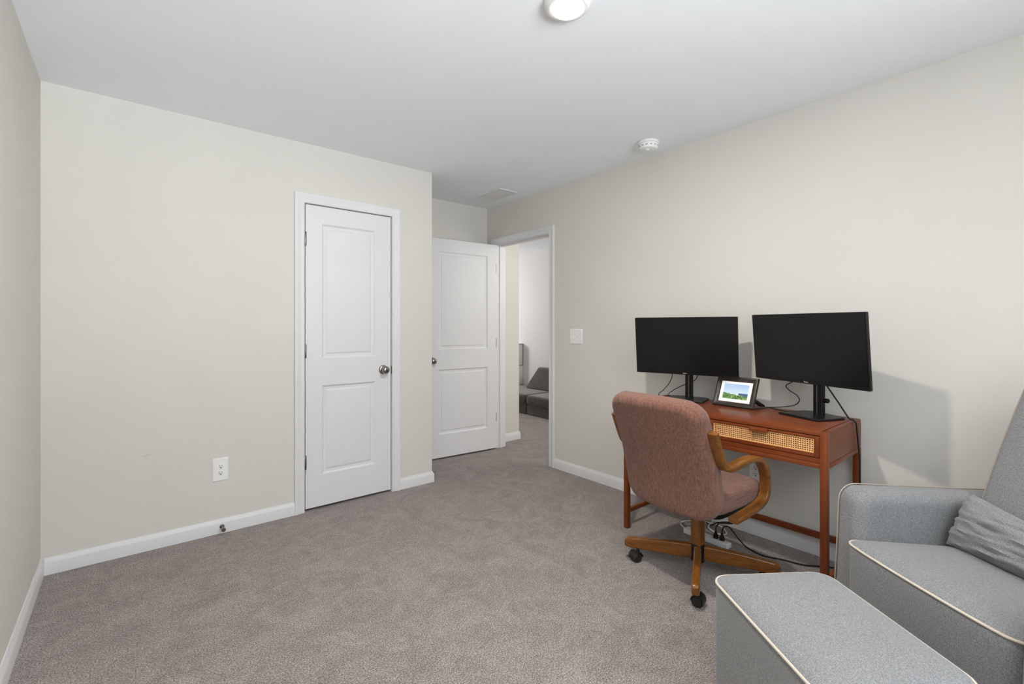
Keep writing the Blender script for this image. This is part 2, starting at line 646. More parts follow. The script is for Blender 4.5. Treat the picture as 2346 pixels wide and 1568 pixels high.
# travel direction keeps the room on the left
baseboard('baseboard_left', [(XL, YA - 0.0), (XL, YF)], 'white baseboard along the left wall')
baseboard('baseboard_closet', [(CX0 - 0.067, YA), (XL + 0.0135, YA)], 'white baseboard left of the closet door')
baseboard('baseboard_corner', [(XC, YB - 0.0), (XC, YA), (CX1 + 0.067, YA)], 'white baseboard wrapping the outer corner right of the closet door')
baseboard('baseboard_back', [(XR, YB), (XC + 0.0135, YB)], 'white baseboard behind the open entry door')
baseboard('baseboard_right', [(XR, YF), (XR, DY0 - 0.067)], 'white baseboard along the desk wall')
baseboard('baseboard_hall', [(XH, YB + TW), (XH, YB), (XR + TW + 0.02, YB)], 'white baseboard on the hall wall seen through the doorway')
baseboard('baseboard_landing', [(5.0, 1.9), (5.0, 7.0)], 'white baseboard behind the couch in the next room')

CAS = [(0, 0), (0, .009), (.008, .0115), (.014, .009), (.020, .0085), (.036, .0125), (.044, .0165), (.052, .0185), (.060, .0185), (.062, .016), (.062, 0)]


def casing(name, lo, hi, top, plane, label):
    """U-shaped door casing; plane(s, z, t) maps along-wall, height, out-of-wall"""
    bm = BM()
    rings = [
        [plane(lo - o, 0.0, t) for o, t in CAS],
        [plane(lo - o, top + o, t) for o, t in CAS],
        [plane(hi + o, top + o, t) for o, t in CAS],
        [plane(hi + o, 0.0, t) for o, t in CAS]]
    loft(bm, rings, True, True)
    return bm


bm = casing('trim_1', CX0 - 0.005, CX1 + 0.005, CH + 0.005, lambda s, z, t: (s, YA - t, z), '')
# jambs of the closet opening
for (x0, x1, z0, z1) in ((CX0 - 0.02, CX0 - 0.0035, 0, CH + 0.02), (CX1 + 0.0035, CX1 + 0.02, 0, CH + 0.02), (CX0 - 0.0035, CX1 + 0.0035, CH + 0.0035, CH + 0.02)):
    box(bm, x0, x1, YA + 0.001, YA + TW, z0, z1)
for (x0, x1, z0, z1) in ((CX0 - 0.0035, CX0 + 0.008, 0, CH), (CX1 - 0.008, CX1 + 0.0035, 0, CH), (CX0 + 0.008, CX1 - 0.008, CH - 0.008, CH + 0.0035)):
    box(bm, x0, x1, YA + 0.040, YA + 0.07, z0, z1)
tr1 = struct('trim_1', bm, 'white_trim', 'white moulded casing around the closet door', 'door casing')
bm = BM()
box(bm, CX1 + 0.0022, CX1 + 0.0036, YA - 0.001, YA + 0.025, 0.875, 0.935)
obj('strike_plate', bm, 'hinge_metal', tr1, label='dark metal strike plate')

bm = casing('trim_2', DY0 - 0.005, DY1 + 0.005, DH + 0.005, lambda s, z, t: (XR - t, s, z), '')
loft(bm, [[(XR + TW + t, DY0 - .005 - o, 0) for o, t in CAS], [(XR + TW + t, DY0 - .005 - o, DH + .005 + o) for o, t in CAS],
          [(XR + TW + t, DY1 + .005 + o, DH + .005 + o) for o, t in CAS], [(XR + TW + t, DY1 + .005 + o, 0) for o, t in CAS]], True, True)
for (y0, y1, z0, z1) in ((DY0 - 0.02, DY0, 0, DH + 0.02), (DY1, DY1 + 0.02, 0, DH + 0.02), (DY0, DY1, DH, DH + 0.02)):
    box(bm, XR + 0.0005, XR + TW - 0.0005, y0, y1, z0, z1)
for (y0, y1, z0, z1) in ((DY0, DY0 + 0.011, 0, DH), (DY1 - 0.011, DY1, 0, DH), (DY0 + 0.011, DY1 - 0.011, DH - 0.011, DH)):
    box(bm, XR + 0.040, XR + 0.075, y0, y1, z0, z1)
tr2 = struct('trim_2', bm, 'white_trim', 'white moulded casing and jambs of the open doorway', 'door casing')
bm = BM()
box(bm, XR + 0.006, XR + 0.034, DY0 - 0.0005, DY0 + 0.0012, 0.885, 0.945)
obj('strike_plate', bm, 'hinge_metal', tr2, label='dark metal strike plate')


# ------------------------------------------------------------------ two-panel doors
def door_mesh(w, h, px0, px1, panels, both=True, th=0.035):
    """local: x 0..w, z 0..h, front face at y=0 (facing -y), body to y=th"""
    bm = BM()
    box(bm, 0.0, w, 0.011, th - 0.011, 0, h)

    def face(yf, sgn):
        def Y(d):
            return yf + sgn * d
        xs = [0, px0, px1, w]
        zs = [0] + [v for p in panels for v in p] + [h]
        # stiles & rails as raised slabs
        rects = [(0, px0, 0, h), (px1, w, 0, h)]
        prev = 0
        for z0, z1 in panels:
            rects.append((px0, px1, prev, z0))
            prev = z1
        rects.append((px0, px1, prev, h))
        for (x0, x1, z0, z1) in rects:
            a, c = sorted((Y(0), Y(0.012)))
            box(bm, x0, x1, a, c, z0, z1)
        for z0, z1 in panels:
            rings = []
            for ins, d in ((0, 0), (0.003, 0.003), (0.012, 0.0095), (0.020, 0.0108), (0.029, 0.0105), (0.037, 0.0055), (0.042, 0.005)):
                rings.append([(px0 + ins, Y(d), z0 + ins), (px1 - ins, Y(d), z0 + ins), (px1 - ins, Y(d), z1 - ins), (px0 + ins, Y(d), z1 - ins)])
            vr = loft(bm, rings, True, False)
            bm.faces.new(vr[-1])
    face(0.0, 1)
    if both:
        face(th, -1)
    return bm


def knob(parent, x, y, z, s, name='knob'):
    """door knob pointing along -y*s"""
    bm = BM()
    prof = [(0.0, 0.0), (0.0325, 0.0), (0.0335, 0.003), (0.032, 0.007), (0.026, 0.0105), (0.013, 0.0125), (0.0115, 0.018), (0.0115, 0.028),
            (0.017, 0.031), (0.0245, 0.037), (0.0275, 0.046), (0.0265, 0.055), (0.021, 0.062), (0.012, 0.066), (0.0, 0.067)]
    lathe(bm, [(max(r, 0.0004), -s * h) for r, h in prof], 36, 'Y', (x, y, z))
    return obj(name, bm, 'nickel', parent, 60)


def hinge(parent, x, y, z, flip=1):
    bm = BM()
    lathe(bm, [(0.0005, -0.046), (0.0060, -0.046), (0.0078, -0.043), (0.0078, 0.043), (0.0060, 0.046), (0.0005, 0.046)], 12, 'Z', (x, y, z))
    for k in (-0.026, -0.009, 0.009, 0.026):
        lathe(bm, [(0.0082, k - 0.0008), (0.0082, k + 0.0008)], 12, 'Z', (x, y, z))
    return obj('hinge', bm, 'hinge_metal', parent, 40, label='dark metal hinge')


# closet door (closed)
d1 = tag(obj('door_1', door_mesh(CX1 - CX0 - 0.006, 2.022, 0.106, 0.481, [(0.212, 0.812), (0.996, 1.905)], both=False), 'white_trim', None, 25), 'closed white two-panel closet door with round knob', 'door', None, 'structure')
d1.location = (CX0 + 0.003, YA + 0.002, 0.017)
knob(d1, CX1 - CX0 - 0.066, 0.0, 0.894, 1)
for hz in (1.793, 1.048, 0.31):
    hinge(d1, -0.003, -0.006, hz)

# entry door (open, lying in front of the recess wall)
d2 = tag(obj('door_2', door_mesh(0.765, 2.022, 0.115, 0.650, [(0.212, 0.812), (0.996, 1.905)]), 'white_trim', None, 25), 'open white two-panel entry door standing in the recess', 'door', None, 'structure')
# local x runs from the hinge edge; the camera sees the face at local y = 0.035
d2.location = (2.848, 3.721, 0.017)
d2.rotation_euler = (0, 0, math.radians(176.0))
knob(d2, 0.719, 0.035, 0.897, -1)
knob(d2, 0.719, 0.0, 0.897, 1)
for hz in (1.793, 1.048, 0.31):
    bm = BM()
    box(bm, 0.0105, 0.0155, 0.0345, 0.0362, hz - 0.044, hz + 0.044)
    obj('hinge', bm, 'hinge_metal', d2, label='dark metal hinge')

# ------------------------------------------------------------------ ceiling lamp
LX, LY = 1.264, 1.211
lamp = thing('ceiling_light', 'small round flush ceiling light, glowing white, at the top of the picture', 'ceiling light', (LX, LY, HC))
bm = BM()
lathe(bm, [(0.0585, -0.024), (0.066, -0.0255), (0.076, -0.0235), (0.083, -0.017), (0.085, -0.009), (0.085, 0.0), (0.058, 0.0)], 48)
obj('rim', bm, 'white_plastic', lamp, 40)
bm = BM()
prof = [(0.059 * math.cos(a), -0.023 - 0.019 * math.sin(a)) for a in [PI / 2 * k / 8 for k in range(9)]]
prof[-1] = (0.0005, prof[-1][1])
lathe(bm, prof, 48)
obj('lens', bm, 'lamp_lens', lamp, 60, label='glowing white lens')
ll = bpy.data.lights.new('lamp_bulb', 'AREA')
ll.shape = 'DISK'
ll.size = 0.11
ll.energy = LAMP_W
ll.color = (1.0, 0.94, 0.86)
lo = bpy.data.objects.new('lamp_bulb', ll)
COL.objects.link(lo)
lo.location = (LX, LY, HC - 0.0445)

# smoke detector
sd = thing('smoke_detector', 'white round smoke detector on the ceiling near the desk wall', 'smoke detector', (2.632, 1.790, HC))
bm = BM()
lathe(bm, [(0.0005, -0.001), (0.066, -0.001), (0.069, -0.004), (0.069, -0.013), (0.066, -0.015), (0.0005, -0.015)], 48)
obj('base', bm, 'white_plastic', sd, 40)
bm = BM()
lathe(bm, [(0.0005, -0.015), (0.062, -0.015), (0.0625, -0.019), (0.060, -0.0205), (0.060, -0.023), (0.063, -0.0245), (0.0625, -0.034), (0.058, -0.041), (0.048, -0.044), (0.0005, -0.045)], 48)
cov = obj('cover', bm, 'white_plastic', sd, 40)
bm = BM()
lathe(bm, [(0.014, -0.0445), (0.014, -0.048), (0.012, -0.0495), (0.0005, -0.0495)], 24, 'Z', (-0.018, -0.004, 0))
obj('test_button', bm, 'white_plastic', cov, 40)
bm = BM()
for k in range(14):
    a = 2 * PI * k / 14
    r0, w = 0.0632, 0.006
    c, s = math.cos(a), math.sin(a)
    pts = []
    for t, z in ((-w, -0.0265), (w, -0.0265), (w, -0.030), (-w, -0.030)):
        pts.append((r0 * c - t * s, r0 * s + t * c, z))
    pts2 = [(p[0] * 0.985, p[1] * 0.985, p[2]) for p in pts]
    loft(bm, [pts, pts2], True, True)
obj('vent_slot', bm, 'slot_grey', cov)
sd.scale = (1, 1, 1.25)

# ceiling vent
vt = thing('ceiling_vent', 'white rectangular air vent in the ceiling by the recess', 'vent', (2.605, 3.385, HC))
bm = BM()
hx, hy = 0.100, 0.178
for (x0, x1, y0, y1) in ((-hx, -hx + .018, -hy, hy), (hx - .018, hx, -hy, hy), (-hx + .018, hx - .018, -hy, -hy + .018), (-hx + .018, hx - .018, hy - .018, hy)):
    box(bm, x0, x1, y0, y1, -0.009, 0.0)
obj('frame', bm, 'white_trim', vt)
bm = BM()
box(bm, -hx + .018, hx - .018, -hy + .018, hy - .018, -0.0015, -0.0005)
obj('backing', bm, 'white_trim', vt)
bm = BM()
for k in range(9):
    x = -hx + .026 + k * (2 * hx - .052) / 8
    vs = [(x - .007, -0.002), (x + .005, -0.0075), (x + .0065, -0.0065), (x - .0055, -0.0015)]
    loft(bm, [[(a, -hy + .018, z) for a, z in vs], [(a, hy - .018, z) for a, z in vs]], True, True)
obj('louvers', bm, 'white_trim', vt)


# ------------------------------------------------------------------ wall plates
def plate(bm, w, h, t=0.006):
    """plate in local x (along wall), z, front at y=-t"""
    o1 = rrect(w / 2, h / 2, 0.004, 3)
    o2 = rrect(w / 2 - 0.004, h / 2 - 0.004, 0.003, 3)
    loft(bm, [[(x, 0, z) for x, z in o1], [(x, -t * 0.45, z) for x, z in o1], [(x, -t, z) for x, z in o2]], True, True)


def receptacle(parent, zc):
    bm = BM()
    pts = []
    for k in range(28):
        a = 2 * PI * k / 28
        pts.append((0.0172 * math.cos(a), max(-0.0135, min(0.0135, 0.0172 * math.sin(a)))))
    loft(bm, [[(x, -0.004, zc + z) for x, z in pts], [(x, -0.0068, zc + z) for x, z in pts], [(x * .94, -0.0074, zc + z * .94) for x, z in pts]], True, True)
    sock = obj('socket', bm, 'white_plastic', parent, 40)
    bm = BM()
    box(bm, -0.0075, -0.0050, -0.0078, -0.006, zc - 0.001, zc + 0.0085)
    box(bm, 0.0050, 0.0075, -0.0078, -0.006, zc + 0.0005, zc + 0.0075)
    lathe(bm, [(0.0003, -0.0078), (0.0030, -0.0078), (0.0030, -0.006)], 12, 'Y', (0, 0, zc - 0.0075))
    obj('slots', bm, 'dark_slot', sock)


def outlet(name, label, loc, rotz, w=0.078, h=0.128):
    t = thing(name, label, 'power outlet', loc, rotz)
    bm = BM()
    plate(bm, w, h)
    obj('plate', bm, 'white_plastic', t, 30)
    for zc in (0.0195, -0.0195):
        receptacle(t, zc)
    bm = BM()
    lathe(bm, [(0.0003, -0.0068), (0.0028, -0.0068), (0.003, -0.0055)], 12, 'Y')
    obj('screw', bm, 'white_trim', t)
    return t


outlet('wall_outlet', 'white double power outlet low on the wall left of the closet door', (0.422, YA, 0.377), 0.0, 0.080, 0.136)
po = outlet('wall_outlet', 'white power outlet on the wall under the desk, glimpsed through the chair arm', (XR, 1.205, 0.375), -PI / 2)

sw = thing('light_switch', 'white double light switch plate on the wall beside the doorway', 'light switch', (XR, 2.636, 1.145), -PI / 2)
bm = BM()
plate(bm, 0.138, 0.126)
obj('plate', bm, 'white_plastic', sw, 30)
for xs, up in ((-0.026, -1), (0.026, 1)):
    bm = BM()
    box(bm, xs - 0.0055, xs + 0.0055, -0.0072, -0.004, -0.013, 0.013)
    zt = 0.009 * up
    loft(bm, [[(xs - .0045, -0.006, -0.005), (xs + .0045, -0.006, -0.005), (xs + .0045, -0.006, 0.005), (xs - .0045, -0.006, 0.005)],
              [(xs - .0035, -0.017, zt - 0.003), (xs + .0035, -0.017, zt - 0.003), (xs + .0035, -0.017, zt + 0.003), (xs - .0035, -0.017, zt + 0.003)]], True, True)
    obj('toggle', bm, 'white_plastic', sw, 30)

# door stop on the baseboard
ds = thing('door_stop', 'small metal door stop sticking out of the baseboard', 'door stop', (0.428, YA - 0.0135, 0.040))
bm = BM()
lathe(bm, [(0.0003, 0.0), (0.013, 0.0), (0.013, -0.003), (0.009, -0.007), (0.0003, -0.008)], 20, 'Y')
obj('base', bm, 'nickel', ds)
bm = BM()
lathe(bm, [(0.0045, -0.006), (0.0045, -0.058), (0.0003, -0.058)], 16, 'Y')
obj('rod', bm, 'nickel', ds)
bm = BM()
lathe(bm, [(0.0003, -0.050), (0.009, -0.050), (0.0115, -0.053), (0.0115, -0.064), (0.009, -0.067), (0.0003, -0.067)], 20, 'Y')
obj('tip', bm, 'hinge_metal', ds)

# ------------------------------------------------------------------ desk
DXF, DXB, DYR, DYL, DZ = 2.335, 2.833, 0.688, 1.762, 0.766
desk = thing('desk', 'reddish brown wooden desk with woven cane drawers against the wall', 'desk', ((DXF + DXB) / 2, (DYR + DYL) / 2, 0))
HX, HY = (DXB - DXF) / 2, (DYL - DYR) / 2
L = 0.029
# top slab sits between the side panels
bm = BM()
box(bm, -HX + 0.0015, HX, -HY + L, HY - L, DZ - 0.018, DZ, 0.0015)
obj('desktop', bm, 'cherry_y', desk)
for s, nm in ((-1, 'side_panel'), (1, 'side_panel')):
    bm = BM()
    y0, y1 = sorted((s * HY - s * 0.0015, s * (HY - 0.022)))
    # side profile with rounded rear top corner
    prof = [(-HX + L, 0.628), (-HX + L, DZ), (HX - 0.022, DZ + 0.002)]
    for k in range(1, 6):
        a = PI / 2 * k / 5
        prof.append((HX - 0.022 + 0.022 * math.sin(a), DZ - 0.020 + 0.022 * math.cos(a)))
    prof.append((HX, 0.628))
    loft(bm, [[(x, y0, z) for x, z in prof], [(x, y1, z) for x, z in prof]], True, True)
    obj(nm, bm, 'cherry_x', desk)
    bm = BM()
    box(bm, -HX + L, HX - L, y0 + (0.001 if s < 0 else 0), y1 - (0 if s < 0 else 0.001), 0.603, 0.625, 0.001)
    obj('side_rail', bm, 'cherry_x', desk)
    bm = BM()
    ym = s * (HY - L / 2)
    box(bm, -HX + L, HX - L, ym - 0.0095, ym + 0.0095, 0.092, 0.118, 0.0015)
    obj('stretcher', bm, 'cherry_x', desk)
    for fx in (-1, 1):
        bm = BM()
        x0, x1 = sorted((fx * HX, fx * (HX - L)))
        yy0, yy1 = sorted((s * HY, s * (HY - L)))
        box(bm, x0, x1, yy0, yy1, 0.0, DZ - (0.0 if fx < 0 else 0.142), 0.002)
        obj('leg', bm, 'cherry_z', desk)
bm = BM()
box(bm, HX - 0.024, HX - 0.006, -HY + L, HY - L, 0.108, 0.140, 0.0015)
obj('stretcher', bm, 'cherry_y', desk)
bm = BM()
box(bm, -HX + 0.003, -HX + 0.022, -HY + L, HY - L, 0.604, 0.626, 0.001)
box(bm, HX - 0.022, HX - 0.003, -HY + L, HY - L, 0.604, 0.626, 0.001)
obj('apron', bm, 'cherry_y', desk)
bm = BM()
box(bm, HX - 0.012, HX - 0.002, -HY + 0.022, HY - 0.022, 0.628, DZ - 0.018)
box(bm, -HX + 0.03, HX - 0.013, -HY + 0.023, HY - 0.023, 0.628, 0.636)
box(bm, -HX + 0.006, HX - 0.013, -0.006, 0.006, 0.637, DZ - 0.018)
box(bm, -HX + 0.004, -HX + 0.028, -HY + L, HY - L, 0.628, 0.648)
obj('case', bm, 'cherry_y', desk)


def drawer(y0, y1, hy):
    z0, z1 = 0.6505, DZ - 0.0215
    b_, bs, bb = 0.014, 0.022, 0.018
    bm = BM()
    xf, xb = -HX + 0.004, -HX + 0.020
    box(bm, xf, xb, y0, y0 + bs, z0, z1, 0.001)
    box(bm, xf, xb, y1 - bs, y1, z0, z1, 0.001)
    box(bm, xf, xb, y0 + bs, y1 - bs, z0, z0 + bb, 0.001)
    box(bm, xf, xb, y0 + bs, y1 - bs, z1 - b_, z1, 0.001)
    d = obj('drawer', bm, 'cherry_y', desk)
    cy0, cy1, cz0, cz1 = y0 + bs, y1 - bs, z0 + bb, z1 - b_
    bm = BM()
    box(bm, xb - 0.009, xb - 0.007, cy0, cy1, cz0, cz1)
    obj('backing', bm, 'cane_back', d)
    # woven cane strips
    bm = BM()
    nz = 6
    pz = (cz1 - cz0 - 0.006) / nz
    ny = int(round((cy1 - cy0 - 0.006) / pz))
    py = (cy1 - cy0 - 0.006) / ny
    for (a, c, e, g) in ((cy0, cy1, cz0, cz0 + .0035), (cy0, cy1, cz1 - .0035, cz1), (cy0, cy0 + .0035, cz0 + .0035, cz1 - .0035), (cy1 - .0035, cy1, cz0 + .0035, cz1 - .0035)):
        box(bm, xf + 0.002, xf + 0.006, a, c, e, g)
    ng = 6
    for i in range(ny + 1):
        yc = cy0 + 0.003 + i * py
        for off in (-0.00115, 0.00115):
            pts = []
            for k in range(nz * 2 + 1):
                z = cz0 + 0.003 + k * pz / 2
                pts.append((xf + 0.0055 + 0.0009 * math.cos(k * PI + i * PI), yc + off * 1.0, z))
            hw = 0.00105
            loft(bm, [[(p[0] - .0004, p[1] - hw, p[2]), (p[0] - .0004, p[1] + hw, p[2]), (p[0] + .0004, p[1] + hw, p[2]), (p[0] + .0004, p[1] - hw, p[2])] for p in pts], True, True)
    for j in range(nz + 1):
        zc = cz0 + 0.003 + j * pz
        for off in (-0.00125, 0.00125):
            pts = []
            for k in range(ny * 2 + 1):
                y = cy0 + 0.003 + k * py / 2
                pts.append((xf + 0.0055 - 0.0009 * math.cos(k * PI + j * PI), y, zc + off))
            hw = 0.00105
            loft(bm, [[(p[0] - .0004, p[1], p[2] - hw), (p[0] - .0004, p[1], p[2] + hw), (p[0] + .0004, p[1], p[2] + hw), (p[0] + .0004, p[1], p[2] - hw)] for p in pts], True, True)
    obj('cane_panel', bm, 'cane', d, label='pale woven cane panel')
    bm = BM()
    box(bm, xf - 0.020, xf + 0.002, hy - 0.041, hy + 0.041, z1 - 0.0135, z1 - 0.004, 0.0012)
    box(bm, xf - 0.020, xf - 0.015, hy - 0.041, hy + 0.041, z1 - 0.021, z1 - 0.0135, 0.001)
    obj('handle', bm, 'cherry_y', d)


drawer(-HY + L + 0.002, -0.004, -0.255)
drawer(0.004, HY - L - 0.002, 0.255)


# ------------------------------------------------------------------ monitors
def monitor(label, cx, cy, cz, yaw, tilt, Wd, Ht, bx, by, byaw, logo, clip):
    t = thing('monitor', label, 'monitor', (bx, by, DZ), byaw, 'monitors on the desk')
    # stand in root coordinates: local -x faces the user, y along the screen
    bm = BM()
    o = [(-.10, .112), (-.10, -.112), (.075, -.112), (.098, -.085), (.098, .085), (.075, .112)]
    rings = [[(x, y, 0.0005) for x, y in o], [(x, y, .007) for x, y in o], [(x * .97, y * .97, .011) for x, y in o]]
    loft(bm, rings, True, True)
    obj('base', bm, 'black_satin', t, 25)
    Rb = Matrix.Rotation(byaw, 3, 'Z').inverted()
    c = Rb @ Vector((cx - bx, cy - by, cz - DZ))
    dy = yaw - byaw
    # column
    colx, coly = 0.045, 0.0
    bm = BM()
    zt_ = c.z + 0.02
    r0 = rrect(0.014, 0.026 if clip else 0.023, 0.008, 4, colx, coly)
    loft(bm, [[(x, y, .0105) for x, y in r0], [(x, y, zt_) for x, y in r0]], True, True)
    obj('column', bm, 'black_plastic', t, 40)
    bm = BM()
    box(bm, colx - .0155, colx - .0138, coly - 0.003, coly + 0.003, .012, zt_ - 0.03)
    obj('column_strip', bm, 'hinge_metal', t)
    bm = BM()
    if clip:
      lathe(bm, [(0.0003, 0.0), (0.012, 0.0), (0.012, -0.018), (0.009, -0.022), (0.0003, -0.022)], 16, 'Y', (colx + 0.002, coly - 0.028, 0.085))
      obj('cable_clip', bm, 'black_plastic', t)
    else:
        bm.free()
    # panel frame of reference
    M = Matrix.Translation(c) @ Matrix.Rotation(dy, 4, 'Z') @ Matrix.Rotation(tilt, 4, 'Y')
    bm = BM()
    w2, h2 = Wd / 2, Ht / 2
    o1 = rrect(w2, h2, 0.004, 3)
    o2 = rrect(w2 - 0.004, h2 - 0.004, 0.004, 3)
    o3 = rrect(w2 - 0.10, h2 - 0.06, 0.02, 3)
    rings = [[(-0.0005, y, z) for y, z in rrect(w2 - 0.0012, h2 - 0.0012, 0.004, 3)], [(0.001, y, z) for y, z in o1], [(0.014, y, z) for y, z in o1], [(0.020, y, z) for y, z in o2], [(0.045, y, z) for y, z in o3]]
    loft(bm, rings, True, True)
    # neck joint to the column
    loc_col = M.inverted() @ Vector((colx, coly, c.z))
    box(bm, 0.04, max(0.06, loc_col.x), loc_col.y - 0.03, loc_col.y + 0.03, -0.05, 0.05)
    hs = obj('housing', bm, 'black_plastic', t, 30)
    hs.matrix_local = M
    bm = BM()
    z0 = -h2 + 0.018
    box(bm, -0.0016, 0.0, -w2 + 0.006, w2 - 0.006, z0, h2 - 0.006)
    sc_ = obj('screen', bm, 'screen_off', t, label='dark switched-off screen')
    sc_.matrix_local = M
    if logo:
        cu = bpy.data.curves.new('logo', 'FONT')
        cu.body = logo
        cu.size = 0.0098
        cu.align_x = 'CENTER'
        cu.align_y = 'CENTER'
        cu.extrude = 0.0002
        cu.materials.append(MATS['logo_white'])
        tmp = bpy.data.objects.new('lettering', cu)
        COL.objects.link(tmp)
        me_ = bpy.data.meshes.new_from_object(tmp.evaluated_get(bpy.context.evaluated_depsgraph_get()))
        bpy.data.objects.remove(tmp)
        bpy.data.curves.remove(cu)
        lo_ = bpy.data.objects.new('logo', me_)
        COL.objects.link(lo_)
        lo_.parent = t
        lo_.matrix_local = M @ Matrix.Translation((-0.0012, 0, -h2 + 0.009)) @ Matrix(((0, 0, -1, 0), (-1, 0, 0, 0), (0, 1, 0, 0), (0, 0, 0, 1)))
        lo_['label'] = 'small white lettering'
    return t


monitor('black monitor on the right half of the desk, nearest the grey armchair', 2.566, 0.855, 1.119, math.radians(-20), math.radians(-4.8), 0.600, 0.347,
        2.703, 0.862, math.radians(-22), 'Kaets', True)
monitor('black monitor on the left half of the desk, behind the brown office chair', 2.596, 1.514, 1.109, math.radians(16), math.radians(-6.4), 0.597, 0.351,
        2.715, 1.560, math.radians(16), 'Kaets', False)

# ------------------------------------------------------------------ digital photo frame
m, nt, b = new_mat('picture_screen')
tc = N(nt, 'ShaderNodeTexCoord')
sp = N(nt, 'ShaderNodeSeparateXYZ')
nt.links.new(tc.outputs['Object'], sp.inputs[0])
n1 = N(nt, 'ShaderNodeTexNoise', i_Scale=90.0, i_Detail=4.0)
nt.links.new(tc.outputs['Object'], n1.inputs['Vector'])
g = ramp(nt, [(0.30, (0.012, 0.05, 0.010)), (0.5, (0.10, 0.24, 0.035)), (0.62, (0.22, 0.42, 0.09)), (0.74, (0.62, 0.74, 0.45))])
nt.links.new(n1.outputs['Fac'], g.inputs['Fac'])
sk = N(nt, 'ShaderNodeMapRange')
sk.inputs['From Min'].default_value = -0.02
sk.inputs['From Max'].default_value = 0.045
nt.links.new(sp.outputs['Z'], sk.inputs['Value'])
skr = ramp(nt, [(0.0, (0.72, 0.84, 0.94)), (1.0, (0.42, 0.60, 0.86))])
nt.links.new(sk.outputs[0], skr.inputs['Fac'])
# tree line height = base + slope * y + noise
n2 = N(nt, 'ShaderNodeTexNoise', i_Scale=55.0, i_Detail=3.0)
nt.links.new(tc.outputs['Object'], n2.inputs['Vector'])
h1 = N(nt, 'ShaderNodeMath', operation='MULTIPLY_ADD')
h1.inputs[1].default_value = 0.022
h1.inputs[2].default_value = -0.026
nt.links.new(n2.outputs['Fac'], h1.inputs[0])
h2_ = N(nt, 'ShaderNodeMath', operation='MULTIPLY_ADD')
h2_.inputs[1].default_value = 0.10
nt.links.new(sp.outputs['Y'], h2_.inputs[0])
nt.links.new(h1.outputs[0], h2_.inputs[2])
lt = N(nt, 'ShaderNodeMath', operation='LESS_THAN')
nt.links.new(sp.outputs['Z'], lt.inputs[0])
nt.links.new(h2_.outputs[0], lt.inputs[1])
# a dark blue hill on the right
hb = N(nt, 'ShaderNodeMath', operation='LESS_THAN')
hb.inputs[1].default_value = -0.0055
nt.links.new(sp.outputs['Z'], hb.inputs[0])
hb2 = N(nt, 'ShaderNodeMath', operation='LESS_THAN')
hb2.inputs[1].default_value = -0.018
nt.links.new(sp.outputs['Y'], hb2.inputs[0])
hb3 = N(nt, 'ShaderNodeMath', operation='MULTIPLY')
nt.links.new(hb.outputs[0], hb3.inputs[0])
nt.links.new(hb2.outputs[0], hb3.inputs[1])
mxa = N(nt, 'ShaderNodeMix', data_type='RGBA')
nt.links.new(hb3.outputs[0], mxa.inputs['Factor'])
nt.links.new(skr.outputs['Color'], mxa.inputs[6])
mxa.inputs[7].default_value = (0.045, 0.11, 0.24, 1)
mxb = N(nt, 'ShaderNodeMix', data_type='RGBA')
nt.links.new(lt.outputs[0], mxb.inputs['Factor'])
nt.links.new(mxa.outputs[2], mxb.inputs[6])
nt.links.new(g.outputs['Color'], mxb.inputs[7])
nt.links.new(mxb.outputs[2], b.inputs['Emission Color'])
b.inputs['Emission Strength'].default_value = 0.85
b.inputs['Base Color'].default_value = (0.03, 0.03, 0.03, 1)
b.inputs['Roughness'].default_value = 0.25
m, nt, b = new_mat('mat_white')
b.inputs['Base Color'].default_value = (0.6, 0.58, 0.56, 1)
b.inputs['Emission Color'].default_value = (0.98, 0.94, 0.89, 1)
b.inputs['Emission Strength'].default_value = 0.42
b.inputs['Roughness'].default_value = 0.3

PF_TILT = math.radians(24)
pf = thing('photo_frame', 'dark brown digital photo frame showing a landscape, leaning between the monitors', 'photo frame', (2.655, 1.250, DZ), math.radians(-1.8))
FW, FH = 0.236, 0.179
MF = Matrix.Translation((0, 0, 0.0042)) @ Matrix.Rotation(PF_TILT, 4, 'Y') @ Matrix.Translation((0, 0, FH / 2))
bm = BM()
rings = []
for ins, xx in ((0.004, 0.0095), (0.0, 0.006), (0.0, -0.004), (0.003, -0.008), (0.010, -0.0095), (0.016, -0.006), (0.026, -0.003), (0.029, 0.002)):
    w2, h2 = FW / 2 - ins, FH / 2 - ins
    rings.append([(xx, w2, h2), (xx, -w2, h2), (xx, -w2, -h2), (xx, w2, -h2)])
vr = loft(bm, rings, True, False)
bm.faces.new(vr[0])
fr = obj('frame', bm, 'espresso_wood', pf, 25)
fr.matrix_local = MF
bm = BM()
iw, ih = FW / 2 - 0.029, FH / 2 - 0.029
pw, ph = iw - 0.0175, ih - 0.0155
zc = 0.002
for (a, c, e, g_) in ((-iw, -pw, -ih, ih), (pw, iw, -ih, ih), (-pw, pw, -ih, -ph + zc), (-pw, pw, ph + zc, ih)):
    box(bm, 0.0005, 0.003, a, c, e, g_)
mt = obj('mat', bm, 'mat_white', pf)
mt.matrix_local = MF
bm = BM()
box(bm, 0.002, 0.0035, -pw, pw, -ph + zc, ph + zc)
pc = obj('screen', bm, 'picture_screen', pf, label='landscape with blue sky and green bushes')
pc.matrix_local = MF
bm = BM()
# easel leg behind
foot = Vector((0.140, -0.100, 0.004))
topp = MF @ Vector((0.010, -0.085, -0.03))
d_ = Vector((0, 0.016, 0))
loft(bm, [[topp + d_, topp - d_, topp - d_ + Vector((.004, 0, .01)), topp + d_ + Vector((.004, 0, .01))],
          [foot + d_, foot - d_, foot - d_ + Vector((.003, 0, .009)), foot + d_ + Vector((.003, 0, .009))]], True, True)
obj('easel_leg', bm, 'black_plastic', pf)


